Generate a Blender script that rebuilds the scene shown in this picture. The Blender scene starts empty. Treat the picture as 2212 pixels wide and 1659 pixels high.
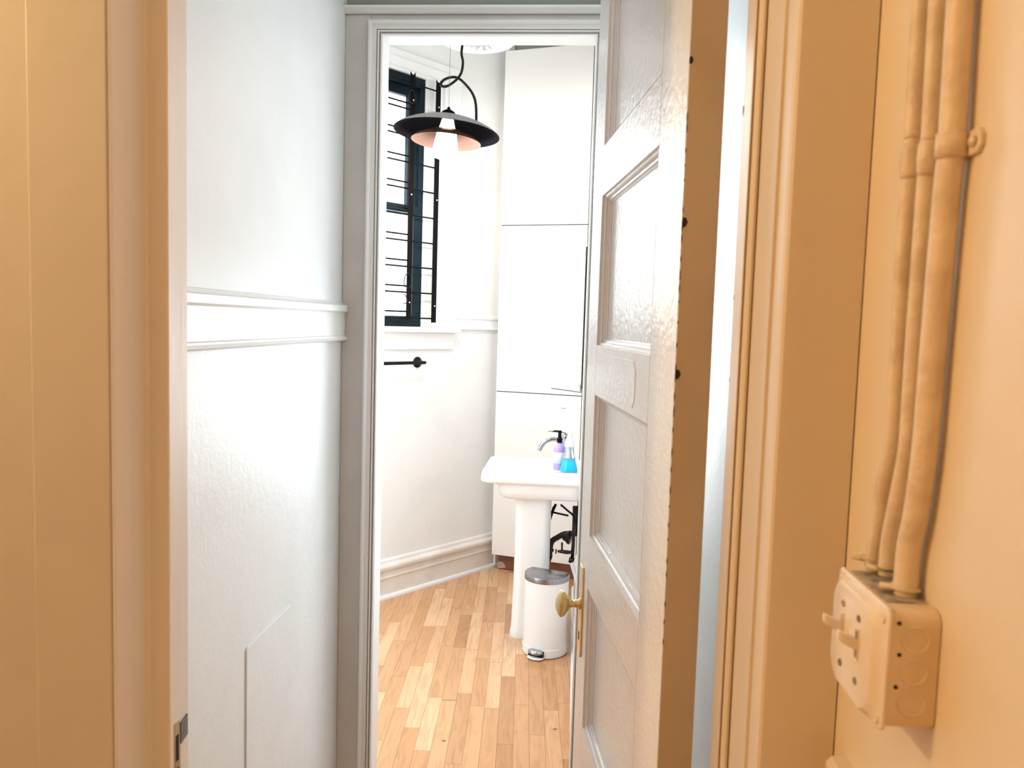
import bpy, bmesh, math, random
from mathutils import Vector, Matrix
random.seed(7)
SC = bpy.context.scene
COL = SC.collection
PI = math.pi

# ------------------------------------------------------------------ camera
W, H, F = 2212.0, 1659.0, 1700.0
CAM = Vector((0, 0, 1.5))
def cdir(px, py): return Vector((px - W/2, -(py - H/2), -F))
Zc = -cdir(456, 22687).normalized()
Yc = cdir(1240, 700).normalized(); Yc = (Yc - Zc*Yc.dot(Zc)).normalized()
Xc = Yc.cross(Zc)
ROT = Matrix((Xc, Yc, Zc))
def ray(px, py): return ROT @ cdir(px, py)
def onp(px, py, P, N):
    """a measured point of the place: where the sight line meets a known real plane"""
    r = ray(px, py); t = (Vector(P) - CAM).dot(N) / r.dot(N)
    return CAM + r*t
def oz(px, py, z): return onp(px, py, (0, 0, z), Vector((0, 0, 1)))
def oy(px, py, y): return onp(px, py, (0, y, 0), Vector((0, 1, 0)))
def ox(px, py, x): return onp(px, py, (x, 0, 0), Vector((1, 0, 0)))

cam = bpy.data.cameras.new('camera'); co = bpy.data.objects.new('camera', cam); COL.objects.link(co)
cam.sensor_fit = 'HORIZONTAL'; cam.sensor_width = 36; cam.lens = F/W*36
cam.clip_start = 0.02; cam.clip_end = 200
co.matrix_world = Matrix.Translation(CAM) @ ROT.to_4x4()
cam.dof.use_dof = True; cam.dof.focus_distance = 2.6; cam.dof.aperture_fstop = 9
SC.camera = co
SC.view_settings.view_transform = 'Standard'; SC.view_settings.look = 'None'
SC.view_settings.exposure = 0.0; SC.view_settings.gamma = 1
SC.view_settings.use_curve_mapping = False
try:
    SC.cycles.max_bounces = 8; SC.cycles.diffuse_bounces = 5; SC.cycles.transparent_max_bounces = 12
    SC.cycles.sample_clamp_indirect = 8
except Exception: pass

# ------------------------------------------------------------------ materials
def mat(name, col, rough=0.5, metal=0.0, col2=None, nscale=6, bump=0.0, bscale=40, spec=None,
        emit=None, estr=0, coat=0, bump2=0, trans=0, alpha=1, ndetail=4, stretch=None, lo=.4, hi=.6):
    m = bpy.data.materials.new(name); m.use_nodes = True
    nt = m.node_tree; N = nt.nodes; L = nt.links
    b = N['Principled BSDF']
    b.inputs['Base Color'].default_value = (*col, 1)
    b.inputs['Roughness'].default_value = rough
    b.inputs['Metallic'].default_value = metal
    if spec is not None: b.inputs['Specular IOR Level'].default_value = spec
    if coat: b.inputs['Coat Weight'].default_value = coat; b.inputs['Coat Roughness'].default_value = .08
    if trans: b.inputs['Transmission Weight'].default_value = trans
    b.inputs['Alpha'].default_value = alpha
    tc = N.new('ShaderNodeTexCoord'); src = tc.outputs['Object']
    if stretch:
        mp = N.new('ShaderNodeMapping'); mp.inputs['Scale'].default_value = stretch
        L.new(src, mp.inputs['Vector']); src = mp.outputs['Vector']
    if col2:
        n = N.new('ShaderNodeTexNoise'); n.inputs['Scale'].default_value = nscale; n.inputs['Detail'].default_value = ndetail
        L.new(src, n.inputs['Vector'])
        r = N.new('ShaderNodeValToRGB'); r.color_ramp.elements[0].color = (*col, 1); r.color_ramp.elements[1].color = (*col2, 1)
        r.color_ramp.elements[0].position = lo; r.color_ramp.elements[1].position = hi
        L.new(n.outputs['Fac'], r.inputs['Fac']); L.new(r.outputs['Color'], b.inputs['Base Color'])
    if bump:
        n2 = N.new('ShaderNodeTexNoise'); n2.inputs['Scale'].default_value = bscale; n2.inputs['Detail'].default_value = 5
        L.new(src, n2.inputs['Vector'])
        bp = N.new('ShaderNodeBump'); bp.inputs['Strength'].default_value = bump; bp.inputs['Distance'].default_value = .004
        L.new(n2.outputs['Fac'], bp.inputs['Height'])
        last = bp
        if bump2:
            n3 = N.new('ShaderNodeTexNoise'); n3.inputs['Scale'].default_value = 5; n3.inputs['Detail'].default_value = 2
            L.new(src, n3.inputs['Vector'])
            b2 = N.new('ShaderNodeBump'); b2.inputs['Strength'].default_value = bump2; b2.inputs['Distance'].default_value = .02
            L.new(n3.outputs['Fac'], b2.inputs['Height']); L.new(bp.outputs['Normal'], b2.inputs['Normal']); last = b2
        L.new(last.outputs['Normal'], b.inputs['Normal'])
    if emit:
        b.inputs['Emission Color'].default_value = (*emit, 1); b.inputs['Emission Strength'].default_value = estr
    return m

M = {}
M['plaster'] = mat('white_plaster_paint', (.79, .82, .83), .42, col2=(.83, .855, .86), nscale=4, bump=.22, bscale=60, bump2=.10)
M['bathpl'] = mat('bathroom_plaster_paint', (.78, .79, .78), .55, col2=(.82, .82, .81), nscale=4, bump=.25, bscale=45, bump2=.12)
M['upper'] = mat('shade_darkened_upper_paint', (.30, .31, .27), .6, col2=(.32, .33, .285), bump=.2, bscale=60)  # grey-green base darkened to carry the header wall's shade
M['enamel'] = mat('white_enamel_trim', (.83, .84, .84), .32, col2=(.79, .795, .79), nscale=3, bump=.12, bscale=25)
M['doorp'] = mat('door_gloss_enamel', (.79, .775, .765), .23, col2=(.75, .735, .715), nscale=3, bump=.42, bscale=75, bump2=.05)
M['edge'] = mat('door_edge_paint', (.54, .45, .335), .45, col2=(.48, .39, .285), nscale=5, bump=.2, bscale=40)
M['hall'] = mat('hall_cream_paint', (.80, .69, .53), .42, col2=(.77, .65, .49), nscale=3, bump=.22, bscale=35, bump2=.15)
M['halltrim'] = mat('hall_trim_paint', (.78, .68, .55), .35, col2=(.73, .62, .48), nscale=5, bump=.16, bscale=30, stretch=(1, 1, .15))
M['hallshade'] = mat('shade_darkened_hall_paint', (.58, .555, .52), .5, col2=(.55, .525, .485), nscale=3, bump=.15, bscale=30)  # copy of the hall paint, darkened to stand in for weaker light
M['jambp'] = mat('jamb_paint', (.83, .81, .79), .4, col2=(.77, .735, .70), nscale=6, bump=.16, bscale=30, stretch=(2, 2, .2), lo=.35, hi=.75)
M['conduit'] = mat('painted_conduit', (.74, .60, .42), .45, col2=(.62, .48, .32), nscale=30, bump=.5, bscale=90, lo=.45, hi=.7)
M['boxp'] = mat('painted_switch_box', (.82, .68, .50), .33, col2=(.74, .58, .38), nscale=12, bump=.2, bscale=40)
M['coverp'] = mat('switch_cover_enamel', (.84, .74, .64), .26, col2=(.80, .68, .54), nscale=14, bump=.12, bscale=30)
M['grime'] = mat('exposed_grey_metal', (.20, .17, .14), .6, col2=(.50, .42, .32), nscale=60, bump=.6, bscale=120)
M['dark'] = mat('black_paint_metal', (.002, .002, .0025), .55, col2=(.004, .003, .003), nscale=20, bump=.1, spec=.08)
M['hole'] = mat('dark_chip', (.045, .008, .008), .8, col2=(.03, .006, .006))
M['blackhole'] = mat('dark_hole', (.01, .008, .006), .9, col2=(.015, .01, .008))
M['navy'] = mat('dark_teal_window_paint', (.003, .011, .017), .4, col2=(.004, .015, .022), nscale=8, bump=.15, spec=.15)
M['lampout'] = mat('grey_lamp_enamel', (.17, .16, .16), .4, col2=(.20, .19, .19), bump=.05)
M['lampin'] = mat('dark_lamp_underside', (.0025, .0022, .004), .7, col2=(.004, .0035, .0055), bump=.05, spec=.02)
M['copper'] = mat('copper_inner_reflector', (.070, .036, .027), .6, col2=(.06, .032, .024), spec=.3)
M['brownring'] = mat('brown_reflector_top', (.16, .07, .045), .4, col2=(.13, .06, .04))
M['bulb'] = mat('lit_frosted_glass', (1, .9, .75), .4, emit=(1, .88, .66), estr=9, col2=(1, .92, .8))
M['cord'] = mat('black_rubber_cord', (.006, .006, .007), .5, col2=(.009, .009, .009), spec=.15)
M['wire'] = mat('steel_wire', (.25, .25, .26), .3, metal=1, col2=(.2, .2, .2))
M['cab'] = mat('cabinet_laminate', (.84, .82, .79), .4, col2=(.825, .805, .775), nscale=3)
M['kick'] = mat('brown_toe_kick_wood', (.20, .075, .035), .5, col2=(.14, .05, .025), nscale=8, stretch=(1, 1, 6))
M['porc'] = mat('white_porcelain', (.86, .87, .88), .10, coat=.5, col2=(.85, .86, .875), nscale=2)
M['canw'] = mat('white_coated_steel', (.84, .84, .85), .35, col2=(.83, .83, .845), nscale=2)
M['steel'] = mat('brushed_steel', (.36, .36, .38), .28, metal=1, col2=(.30, .30, .32), nscale=40, stretch=(1, 12, 1))
M['chrome'] = mat('chrome', (.50, .52, .56), .08, metal=1, col2=(.42, .44, .48))
M['brass'] = mat('polished_brass', (.78, .65, .36), .2, metal=1, col2=(.68, .54, .27), nscale=25)
M['pipe'] = mat('dark_bronze_pipe', (.05, .043, .04), .28, metal=.8, col2=(.035, .03, .03), nscale=20)
M['pipew'] = mat('white_painted_pipe', (.75, .75, .76), .4, col2=(.70, .70, .71))
M['black'] = mat('black_plastic', (.003, .003, .004), .45, col2=(.006, .006, .007), spec=.12)
M['purple'] = mat('lilac_soap_plastic', (.50, .38, .82), .2, col2=(.47, .35, .80), nscale=4)
M['labelw'] = mat('white_paper_label', (.84, .84, .90), .5, col2=(.82, .82, .88), nscale=6)
M['clearp'] = mat('clear_bottle_plastic', (.86, .95, .97), .05, trans=.9, col2=(.85, .94, .97))
M['teal'] = mat('turquoise_liquid_soap', (.0, .60, .86), .12, col2=(.0, .48, .78), nscale=14)
M['whitep'] = mat('white_pump_plastic', (.84, .85, .86), .3, col2=(.83, .84, .85))
M['rose'] = mat('white_ceiling_fixture', (.80, .80, .80), .4, col2=(.78, .78, .78))
M['baseb'] = mat('baseboard_enamel', (.80, .77, .73), .35, col2=(.74, .70, .65), nscale=9, bump=.15, bscale=30)
M['mirrorf'] = mat('mirror_black_edge', (.008, .010, .012), .4, col2=(.012, .013, .015))
M['mirror'] = mat('mirror_silver', (.85, .87, .88), .03, metal=1, col2=(.84, .86, .87))
M['ceil'] = mat('ceiling_paint', (.78, .79, .77), .6, col2=(.80, .80, .79), bump=.1)
M['smear'] = mat('pink_plaster_smear', (.55, .33, .28), .6, col2=(.48, .28, .24), nscale=30)
M['ivory'] = mat('ivory_toggle', (.85, .76, .66), .25, col2=(.83, .73, .62))

# window glass: mostly clear, a little gloss
m = bpy.data.materials.new('window_glass'); m.use_nodes = True; nt = m.node_tree; nt.nodes.clear()
o_ = nt.nodes.new('ShaderNodeOutputMaterial'); mx = nt.nodes.new('ShaderNodeMixShader'); t_ = nt.nodes.new('ShaderNodeBsdfTransparent')
g_ = nt.nodes.new('ShaderNodeBsdfGlossy'); g_.inputs['Roughness'].default_value = .03; mx.inputs[0].default_value = .05
nt.links.new(t_.outputs[0], mx.inputs[1]); nt.links.new(g_.outputs[0], mx.inputs[2]); nt.links.new(mx.outputs[0], o_.inputs[0]); M['glass'] = m

# narrow strip maple floor, boards of their own length and tone
def floor_mat():
    m = bpy.data.materials.new('maple_strip_floor'); m.use_nodes = True; nt = m.node_tree; N = nt.nodes; L = nt.links
    b = N['Principled BSDF']; b.inputs['Roughness'].default_value = .24
    geo = N.new('ShaderNodeNewGeometry')
    mp = N.new('ShaderNodeMapping'); mp.inputs['Rotation'].default_value = (0, 0, math.radians(-3.5)); L.new(geo.outputs['Position'], mp.inputs['Vector'])
    sx = N.new('ShaderNodeSeparateXYZ'); L.new(mp.outputs['Vector'], sx.inputs[0])
    def math_(op, a, bb=None, v=None):
        n = N.new('ShaderNodeMath'); n.operation = op
        L.new(a, n.inputs[0])
        if bb is not None: L.new(bb, n.inputs[1])
        elif v is not None: n.inputs[1].default_value = v
        return n.outputs[0]
    wv = .0575
    xi = math_('DIVIDE', sx.outputs['X'], v=wv)
    row = math_('FLOOR', xi)
    fx = math_('FRACT', xi)
    wn = N.new('ShaderNodeTexWhiteNoise'); wn.noise_dimensions = '1D'; L.new(row, wn.inputs['W'])
    off = math_('MULTIPLY', wn.outputs['Value'], v=3.7)
    yl = math_('ADD', math_('DIVIDE', sx.outputs['Y'], v=.46), off)
    # vary the length inside a row
    nz = N.new('ShaderNodeTexNoise'); nz.noise_dimensions = '2D'; nz.inputs['Scale'].default_value = .9
    cb = N.new('ShaderNodeCombineXYZ'); L.new(row, cb.inputs[0]); L.new(yl, cb.inputs[1]); L.new(cb.outputs[0], nz.inputs['Vector'])
    yl2 = math_('ADD', yl, math_('MULTIPLY', nz.outputs['Fac'], v=.8))
    col = math_('FLOOR', yl2); fy = math_('FRACT', yl2)
    cb2 = N.new('ShaderNodeCombineXYZ'); L.new(row, cb2.inputs[0]); L.new(col, cb2.inputs[1])
    w2 = N.new('ShaderNodeTexWhiteNoise'); w2.noise_dimensions = '2D'; L.new(cb2.outputs[0], w2.inputs['Vector'])
    ramp = N.new('ShaderNodeValToRGB'); cr = ramp.color_ramp
    cols = [(0, (.46, .225, .095)), (.25, (.60, .335, .165)), (.5, (.56, .290, .130)), (.75, (.68, .40, .215)), (1, (.74, .47, .27))]
    cr.elements[0].position = 0; cr.elements[0].color = (*cols[0][1], 1); cr.elements[1].position = 1; cr.elements[1].color = (*cols[4][1], 1)
    for p, c in cols[1:4]:
        e = cr.elements.new(p); e.color = (*c, 1)
    L.new(w2.outputs['Value'], ramp.inputs['Fac'])
    # grain: warped along the board, shifted per board
    mp2 = N.new('ShaderNodeMapping'); mp2.inputs['Scale'].default_value = (38, 4.0, 1)
    addv = N.new('ShaderNodeVectorMath'); addv.operation = 'ADD'; L.new(mp.outputs['Vector'], addv.inputs[0])
    sc = N.new('ShaderNodeVectorMath'); sc.operation = 'SCALE'; sc.inputs['Scale'].default_value = 7; L.new(w2.outputs['Color'], sc.inputs[0]); L.new(sc.outputs[0], addv.inputs[1])
    L.new(addv.outputs[0], mp2.inputs['Vector'])
    gn = N.new('ShaderNodeTexNoise'); gn.inputs['Scale'].default_value = 1; gn.inputs['Detail'].default_value = 6; gn.inputs['Distortion'].default_value = 1.6
    L.new(mp2.outputs['Vector'], gn.inputs['Vector'])
    gr = N.new('ShaderNodeValToRGB'); gr.color_ramp.elements[0].position = .3; gr.color_ramp.elements[0].color = (.70, .62, .56, 1)
    gr.color_ramp.elements[1].position = .55; gr.color_ramp.elements[1].color = (1, 1, 1, 1)
    L.new(gn.outputs['Fac'], gr.inputs['Fac'])
    mul = N.new('ShaderNodeMix'); mul.data_type = 'RGBA'; mul.blend_type = 'MULTIPLY'; mul.inputs['Factor'].default_value = .6
    L.new(ramp.outputs['Color'], mul.inputs['A']); L.new(gr.outputs['Color'], mul.inputs['B'])
    # seams
    ex = math_('LESS_THAN', fx, v=.035); ey = math_('LESS_THAN', fy, v=.006)
    seam = math_('MAXIMUM', ex, ey)
    sm = N.new('ShaderNodeMix'); sm.data_type = 'RGBA'; sm.inputs['B'].default_value = (.25, .11, .045, 1)
    fac = math_('MULTIPLY', seam, v=.7); L.new(fac, sm.inputs['Factor']); L.new(mul.outputs['Result'], sm.inputs['A'])
    # knots and dark specks
    vr = N.new('ShaderNodeTexVoronoi'); vr.inputs['Scale'].default_value = 5.5
    L.new(mp.outputs['Vector'], vr.inputs['Vector'])
    kn = math_('LESS_THAN', vr.outputs['Distance'], v=.045)
    km = N.new('ShaderNodeMix'); km.data_type = 'RGBA'; km.inputs['B'].default_value = (.16, .06, .025, 1)
    L.new(math_('MULTIPLY', kn, v=.75), km.inputs['Factor']); L.new(sm.outputs['Result'], km.inputs['A'])
    L.new(km.outputs['Result'], b.inputs['Base Color'])
    bp = N.new('ShaderNodeBump'); bp.inputs['Strength'].default_value = .35; bp.inputs['Distance'].default_value = .001; bp.invert = True
    L.new(seam, bp.inputs['Height']); L.new(bp.outputs['Normal'], b.inputs['Normal'])
    return m
M['floor'] = floor_mat()

# ------------------------------------------------------------------ mesh helpers
class MB:
    def __init__(s): s.v = []; s.f = []
    def add(s, vs, fs):
        o = len(s.v); s.v += [Vector(v) for v in vs]; s.f += [tuple(i+o for i in f) for f in fs]; return s
    def box(s, a, b, mtx=None):
        x0, y0, z0 = a; x1, y1, z1 = b
        vs = [Vector(p) for p in ((x0,y0,z0),(x1,y0,z0),(x1,y1,z0),(x0,y1,z0),(x0,y0,z1),(x1,y0,z1),(x1,y1,z1),(x0,y1,z1))]
        if mtx: vs = [mtx @ v for v in vs]
        return s.add(vs, [(0,3,2,1),(4,5,6,7),(0,1,5,4),(1,2,6,5),(2,3,7,6),(3,0,4,7)])
    def prism(s, pts, e, close=True):
        """polygon pts (3d) extruded along vector e"""
        n = len(pts); pts = [Vector(p) for p in pts]; e = Vector(e)
        vs = pts + [p+e for p in pts]; fs = [(i, (i+1) % n, n+(i+1) % n, n+i) for i in range(n)]
        if close: fs += [tuple(range(n-1, -1, -1)), tuple(range(n, 2*n))]
        return s.add(vs, fs)
    def loft(s, rings, cap=True, closed=True):
        n = len(rings[0]); vs = []; fs = []
        for r in rings: vs += [Vector(p) for p in r]
        m_ = n if closed else n-1
        for k in range(len(rings)-1):
            for i in range(m_):
                a = k*n+i; b_ = k*n+(i+1) % n; fs.append((a, b_, b_+n, a+n))
        if cap: fs += [tuple(range(n-1, -1, -1)), tuple(range((len(rings)-1)*n, len(rings)*n))]
        return s.add(vs, fs)
    def tube(s, pts, r, n=12, cap=True):
        pts = [Vector(p) for p in pts]; rs = r if isinstance(r, (list, tuple)) else [r]*len(pts)
        t = (pts[1]-pts[0]).normalized(); up = Vector((0, 0, 1)) if abs(t.z) < .9 else Vector((1, 0, 0))
        a = t.cross(up).normalized(); rings = []
        for i, p in enumerate(pts):
            t = (pts[min(i+1, len(pts)-1)] - pts[max(i-1, 0)]).normalized()
            a = (a - t*a.dot(t)).normalized(); b = t.cross(a)
            rings.append([p + (a*math.cos(2*PI*k/n) + b*math.sin(2*PI*k/n))*rs[i] for k in range(n)])
        return s.loft(rings, cap)
    def lathe(s, prof, n=32, mtx=None, cap=False):
        """prof: (r, z) list around local z"""
        rings = [[(mtx or Matrix()) @ Vector((r*math.cos(2*PI*k/n), r*math.sin(2*PI*k/n), z)) for k in range(n)] for r, z in prof]
        return s.loft(rings, cap)
    def obj(s, name, m, parent=None, smooth=False, bevel=0, mtx=None, sub=0, seg=2):
        me = bpy.data.meshes.new(name); me.from_pydata([tuple(v) for v in s.v], [], s.f); me.update()
        bm = bmesh.new(); bm.from_mesh(me); bmesh.ops.recalc_face_normals(bm, faces=bm.faces); bm.to_mesh(me); bm.free()
        o = bpy.data.objects.new(name, me); COL.objects.link(o); me.materials.append(M[m] if isinstance(m, str) else m)
        if smooth:
            for p in me.polygons: p.use_smooth = True
        if parent: o.parent = parent
        if mtx: o.matrix_world = mtx
        if bevel:
            md = o.modifiers.new('bevel', 'BEVEL'); md.width = bevel; md.segments = seg; md.limit_method = 'ANGLE'; md.angle_limit = math.radians(40)
        if sub:
            md = o.modifiers.new('sub', 'SUBSURF'); md.levels = sub; md.render_levels = sub
        return o
def smooth_by_angle(o, deg=35):
    me = o.data
    for p in me.polygons: p.use_smooth = True
    bm = bmesh.new(); bm.from_mesh(me)
    for e in bm.edges:
        if len(e.link_faces) == 2 and e.calc_face_angle(0) > math.radians(deg): e.smooth = False
    bm.to_mesh(me); bm.free(); return o

def tag(o, label=None, cat=None, group=None, kind=None):
    if label: o['label'] = label
    if cat: o['category'] = cat
    if group: o['group'] = group
    if kind: o['kind'] = kind
    return o
def S(o, label, cat): return tag(o, label, cat, kind='structure')
def thing(name, loc, label, cat, group=None):
    o = bpy.data.objects.new(name, None); COL.objects.link(o); o.location = loc; o.empty_display_size = .05
    bpy.context.view_layer.update()
    return tag(o, label, cat, group)
def part(mb, name, m, parent, **k):
    """mesh given in world coordinates, parented to parent keeping place"""
    o = mb.obj(name, m, None, **k)
    o.parent = parent; o.matrix_parent_inverse = Matrix.Translation(-parent.location); return o
def pworld(p):
    v = Vector((0, 0, 0))
    while p is not None: v += Vector(p.location); p = p.parent
    return v
def catmull(pts, k=8):
    pts = [Vector(p) for p in pts]; P = [pts[0]*2-pts[1]] + pts + [pts[-1]*2-pts[-2]]; out = []
    for i in range(1, len(P)-2):
        for j in range(k):
            t = j/k; a, b, c, d = P[i-1], P[i], P[i+1], P[i+2]
            out.append(.5*((2*b)+(c-a)*t+(2*a-5*b+4*c-d)*t*t+(3*b-3*c+d-a)*t**3))
    out.append(pts[-1]); return out
def rounded(x0, y0, x1, y1, r, n=5):
    out = []
    for cx, cy, a0 in ((x1-r, y1-r, 0), (x0+r, y1-r, 90), (x0+r, y0+r, 180), (x1-r, y0+r, 270)):
        for k in range(n+1):
            a = math.radians(a0+90*k/n); out.append((cx+r*math.cos(a), cy+r*math.sin(a)))
    return out

# ------------------------------------------------------------------ dimensions of the place
XL, XR, YF = -.625, .29, 2.10           # small lobby: left wall, right wall, wall with the bathroom doorway
YC = .8125
YN0, YN1 = .79, .99                     # wall between hall and lobby
HX = .286                               # hall right wall
CZ, BZ = 2.75, 3.20                     # ceilings
OL, OR_, OT = -.523, .030, 2.236        # bathroom doorway opening
WT = .06                                # thin partition
# bathroom
PC = Vector((-.424, 4.785, 0)); DW = Vector((-.615, -.788, 0)).normalized(); NW = Vector((.788, -.615, 0)).normalized()
def wp(u, z, off=0): return PC + DW*u + NW*off + Vector((0, 0, z))
def wuz(px, py, off=0):
    P = onp(px, py, PC+NW*off, NW); return (P-PC).dot(DW), P.z
CA = math.radians(15); CD = Vector((math.cos(CA), -math.sin(CA), 0)); CN = Vector((-math.sin(CA), -math.cos(CA), 0))
C0 = Vector((-.448, 4.652, 0))
def cp(u, z, off=0): return C0 + CD*u + CN*off + Vector((0, 0, z))
SX = .072                               # sink wall plane

# ------------------------------------------------------------------ shell
S(MB().box((-2.6, -1.6, -.1), (1.2, 5.6, 0)).obj('floor', 'floor'), 'pale maple strip wood floor running into the bathroom', 'floor')
S(MB().box((-2.2, -1.6, CZ), (HX+.1, YN0+.1, CZ+.1)).obj('ceiling_hall', 'ceil'), 'hall ceiling above the near doorway', 'ceiling')
S(MB().box((XL-.1, YN1-.1, CZ), (XR+.1, YF+.01, CZ+.1)).obj('ceiling_lobby', 'ceil'), 'lobby ceiling above the open panel door', 'ceiling')
S(MB().box((-2.4, YF+WT, BZ), (SX+.1, 5.4, BZ+.1)).obj('ceiling', 'ceil'), 'high bathroom ceiling', 'ceiling')

S(MB().box((XL-.1, YN1-.03, 0), (XL, YF+.01, CZ)).obj('wall_left', 'plaster'), 'smooth white plaster wall with a band of rail, left of the bathroom doorway', 'wall')
S(MB().box((XR, YN1-.03, 0), (XR+.1, YF+.01, CZ)).obj('wall_right', 'plaster'), 'white wall sliver seen between the door edge and the right door frame', 'wall')
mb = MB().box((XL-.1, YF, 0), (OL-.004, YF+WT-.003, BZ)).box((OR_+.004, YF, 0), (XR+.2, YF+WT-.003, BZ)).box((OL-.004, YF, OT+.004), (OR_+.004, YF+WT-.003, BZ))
S(mb.obj('wall_back', 'upper'), 'grey-green wall above the bathroom doorway, shade put into its colour', 'wall')
# near wall between hall and lobby (doorway opening -.51 .. .212)
mb = MB().box((-2.2, .872, 0), (-.61, YN1-.03, CZ)).box((-.61, .872, 2.38), (.22, YN1-.03, CZ)).box((.22, .872, 2.38), (XR+.1, YN1-.03, CZ)).box((HX, .83, 0), (XR+.1, YN1-.03, CZ))
S(mb.obj('wall_front', 'hallshade'), 'shade-darkened hall wall at the left edge of the photo', 'wall')
S(MB().box((HX, -1.6, 0), (HX+.1, .832, CZ)).obj('wall_hall_right', 'hall'), 'orange-lit hall wall that carries the conduits', 'wall')
S(MB().box((-2.3, -1.7, 0), (HX+.1, -1.6, CZ)).obj('wall_hall_rear', 'hall'), 'hall wall behind the viewer', 'wall')
S(MB().box((-2.3, -1.6, 0), (-2.2, YN0+.2, CZ)).obj('wall_hall_left', 'hall'), 'far left hall wall out of view', 'wall')

# bathroom walls
WU0, WU1, WZ0, WZ1 = .672, 1.50, 1.463, 2.775   # window opening on the window wall
def wbox(mb, u0, u1, z0, z1, o0, o1):
    return mb.prism([wp(u0, z0, o0), wp(u1, z0, o0), wp(u1, z0, o1), wp(u0, z0, o1)], (0, 0, z1-z0))
mb = MB()
wbox(mb, -.12, WU0, 0, BZ, -.12, 0); wbox(mb, WU1, 3.3, 0, BZ, -.12, 0); wbox(mb, WU0, WU1, 0, WZ0, -.12, 0); wbox(mb, WU0, WU1, WZ1, BZ, -.12, 0)
S(mb.obj('wall_window', 'bathpl'), 'slanting white bathroom wall with the barred window and the towel bar', 'wall')
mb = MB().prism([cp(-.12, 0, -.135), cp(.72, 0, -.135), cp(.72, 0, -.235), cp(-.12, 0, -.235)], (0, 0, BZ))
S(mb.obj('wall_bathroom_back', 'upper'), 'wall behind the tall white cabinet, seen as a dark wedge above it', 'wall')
S(MB().box((SX, YF+WT, 0), (SX+.1, 4.60, BZ)).obj('wall_sink', 'bathpl'), 'bathroom wall behind the pedestal sink, seen edge on', 'wall')

# ------------------------------------------------------------------ mouldings by swept profile
def sweep_line(mb, P0, P1, out, prof):
    """prof: (distance out of the wall, height) closed polygon; P0->P1 along the wall at floor z=0"""
    P0 = Vector(P0); P1 = Vector(P1); out = Vector(out)
    return mb.prism([P0 + out*a + Vector((0, 0, z)) for a, z in prof], P1-P0)
RAIL = [(0, 0), (.012, 0), (.018, .004), (.014, .010), (.014, .013), (.010, .016), (.010, .074), (.014, .076), (.019, .079), (.019, .093), (.016, .0955), (.004, .0965), (.0025, .103), (0, .1045)]
def rail(name, P0, P1, out, z0, label, m='enamel', zs=1):
    o = sweep_line(MB(), P0, P1, out, [(a, z0+z*zs) for a, z in RAIL]).obj(name, m); return S(o, label, 'chair rail')
rail('trim_1', (XL, 1.0, 0), (XL, YF-.001, 0), (1, 0, 0), 1.4385, 'white wooden chair rail across the left white wall')
rail('trim_2', (XR, 1.0, 0), (XR, YF-.001, 0), (-1, 0, 0), 1.459, 'white chair rail on the sliver of wall right of the door')
rail('trim_3', wp(.05, 0), wp(.42, 0), NW, 1.452, 'chair rail between window casing and corner in the bathroom', zs=.8)

# bathroom doorway casing: flat board, cap and stepped moulding
mb = MB()
ft = .012
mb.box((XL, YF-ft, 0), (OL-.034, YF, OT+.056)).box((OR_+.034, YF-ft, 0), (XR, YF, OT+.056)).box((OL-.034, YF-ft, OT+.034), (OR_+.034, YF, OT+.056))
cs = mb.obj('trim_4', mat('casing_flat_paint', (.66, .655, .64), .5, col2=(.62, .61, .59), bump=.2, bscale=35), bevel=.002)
S(cs, 'grey-painted flat board framing the bathroom doorway', 'door casing')
def frame_sweep(prof, x0, x1, z1, y, z0=0.0):
    """mitred three-sided frame; prof: (outward distance from opening, stand-off toward the viewer)"""
    mb = MB(); n = len(prof)
    rings = [[(x0-a, y-b, z0) for a, b in prof], [(x0-a, y-b, z1+a) for a, b in prof], [(x1+a, y-b, z1+a) for a, b in prof], [(x1+a, y-b, z0) for a, b in prof]]
    return mb.loft(rings, True)
PR = [(0, -WT), (0, .004), (.002, .010), (.005, .011), (.0062, .002), (.0085, .002), (.0095, .013), (.0125, .014), (.014, .005), (.0155, .005), (.0165, .012), (.026, .014), (.0275, .020), (.031, .0235), (.0345, .0235), (.0355, .016), (.038, .016), (.039, .0), (.039, -.002), (.002, -.002)]
o = frame_sweep(PR, OL, OR_, OT, YF-ft+.002).obj('trim_5', 'enamel'); S(o, 'white stepped moulding around the bathroom doorway', 'door casing')
o = MB().prism([(XL, YF-ft-a, OT+.056+z) for a, z in ((0, 0), (.010, 0), (.016, .006), (.022, .010), (.022, .016), (.010, .020), (0, .022))], (XR-XL, 0, 0)).obj('trim_6', 'enamel')
S(o, 'thin cap moulding over the bathroom doorway', 'door casing')

# near doorway: jamb, stop and casing, plan profiles
def jamb(name, pts, label, m, z1=2.40):
    o = MB().prism([(x, y, 0) for x, y in pts], (0, 0, z1)).obj(name, m, bevel=.0015); return S(o, label, 'door jamb')
jamb('door_jamb_left', [(-.492, .973), (-.492, .925), (-.494, .9245), (-.517, .9245), (-.519, .922), (-.519, .886), (-.5205, .882), (-.5255, .867), (-.5283, .862), (-.5283, .905), (-.62, .91), (-.62, .988), (-.50, .988), (-.50, .973)],
     'pale stepped doorway jamb with a brass strike plate, left of the lobby', 'jambp')
RJ = [(.192, .981), (.192, .934), (.1935, .9345), (.1945, .938), (.1955, .934), (.197, .930), (.200, .928), (.203, .930), (.204, .934), (.2045, .926), (.2045, .8535), (.2085, .8535), (.2080, .848), (.2065, .842), (.2062, .832), (.2070, .820), (.2088, .8145), (.2115, YC), (HX-.0012, YC), (HX-.0012, .981)]
jamb('door_jamb_right', RJ, 'orange-lit beaded doorway jamb and casing beside the conduits', 'halltrim')
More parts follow.
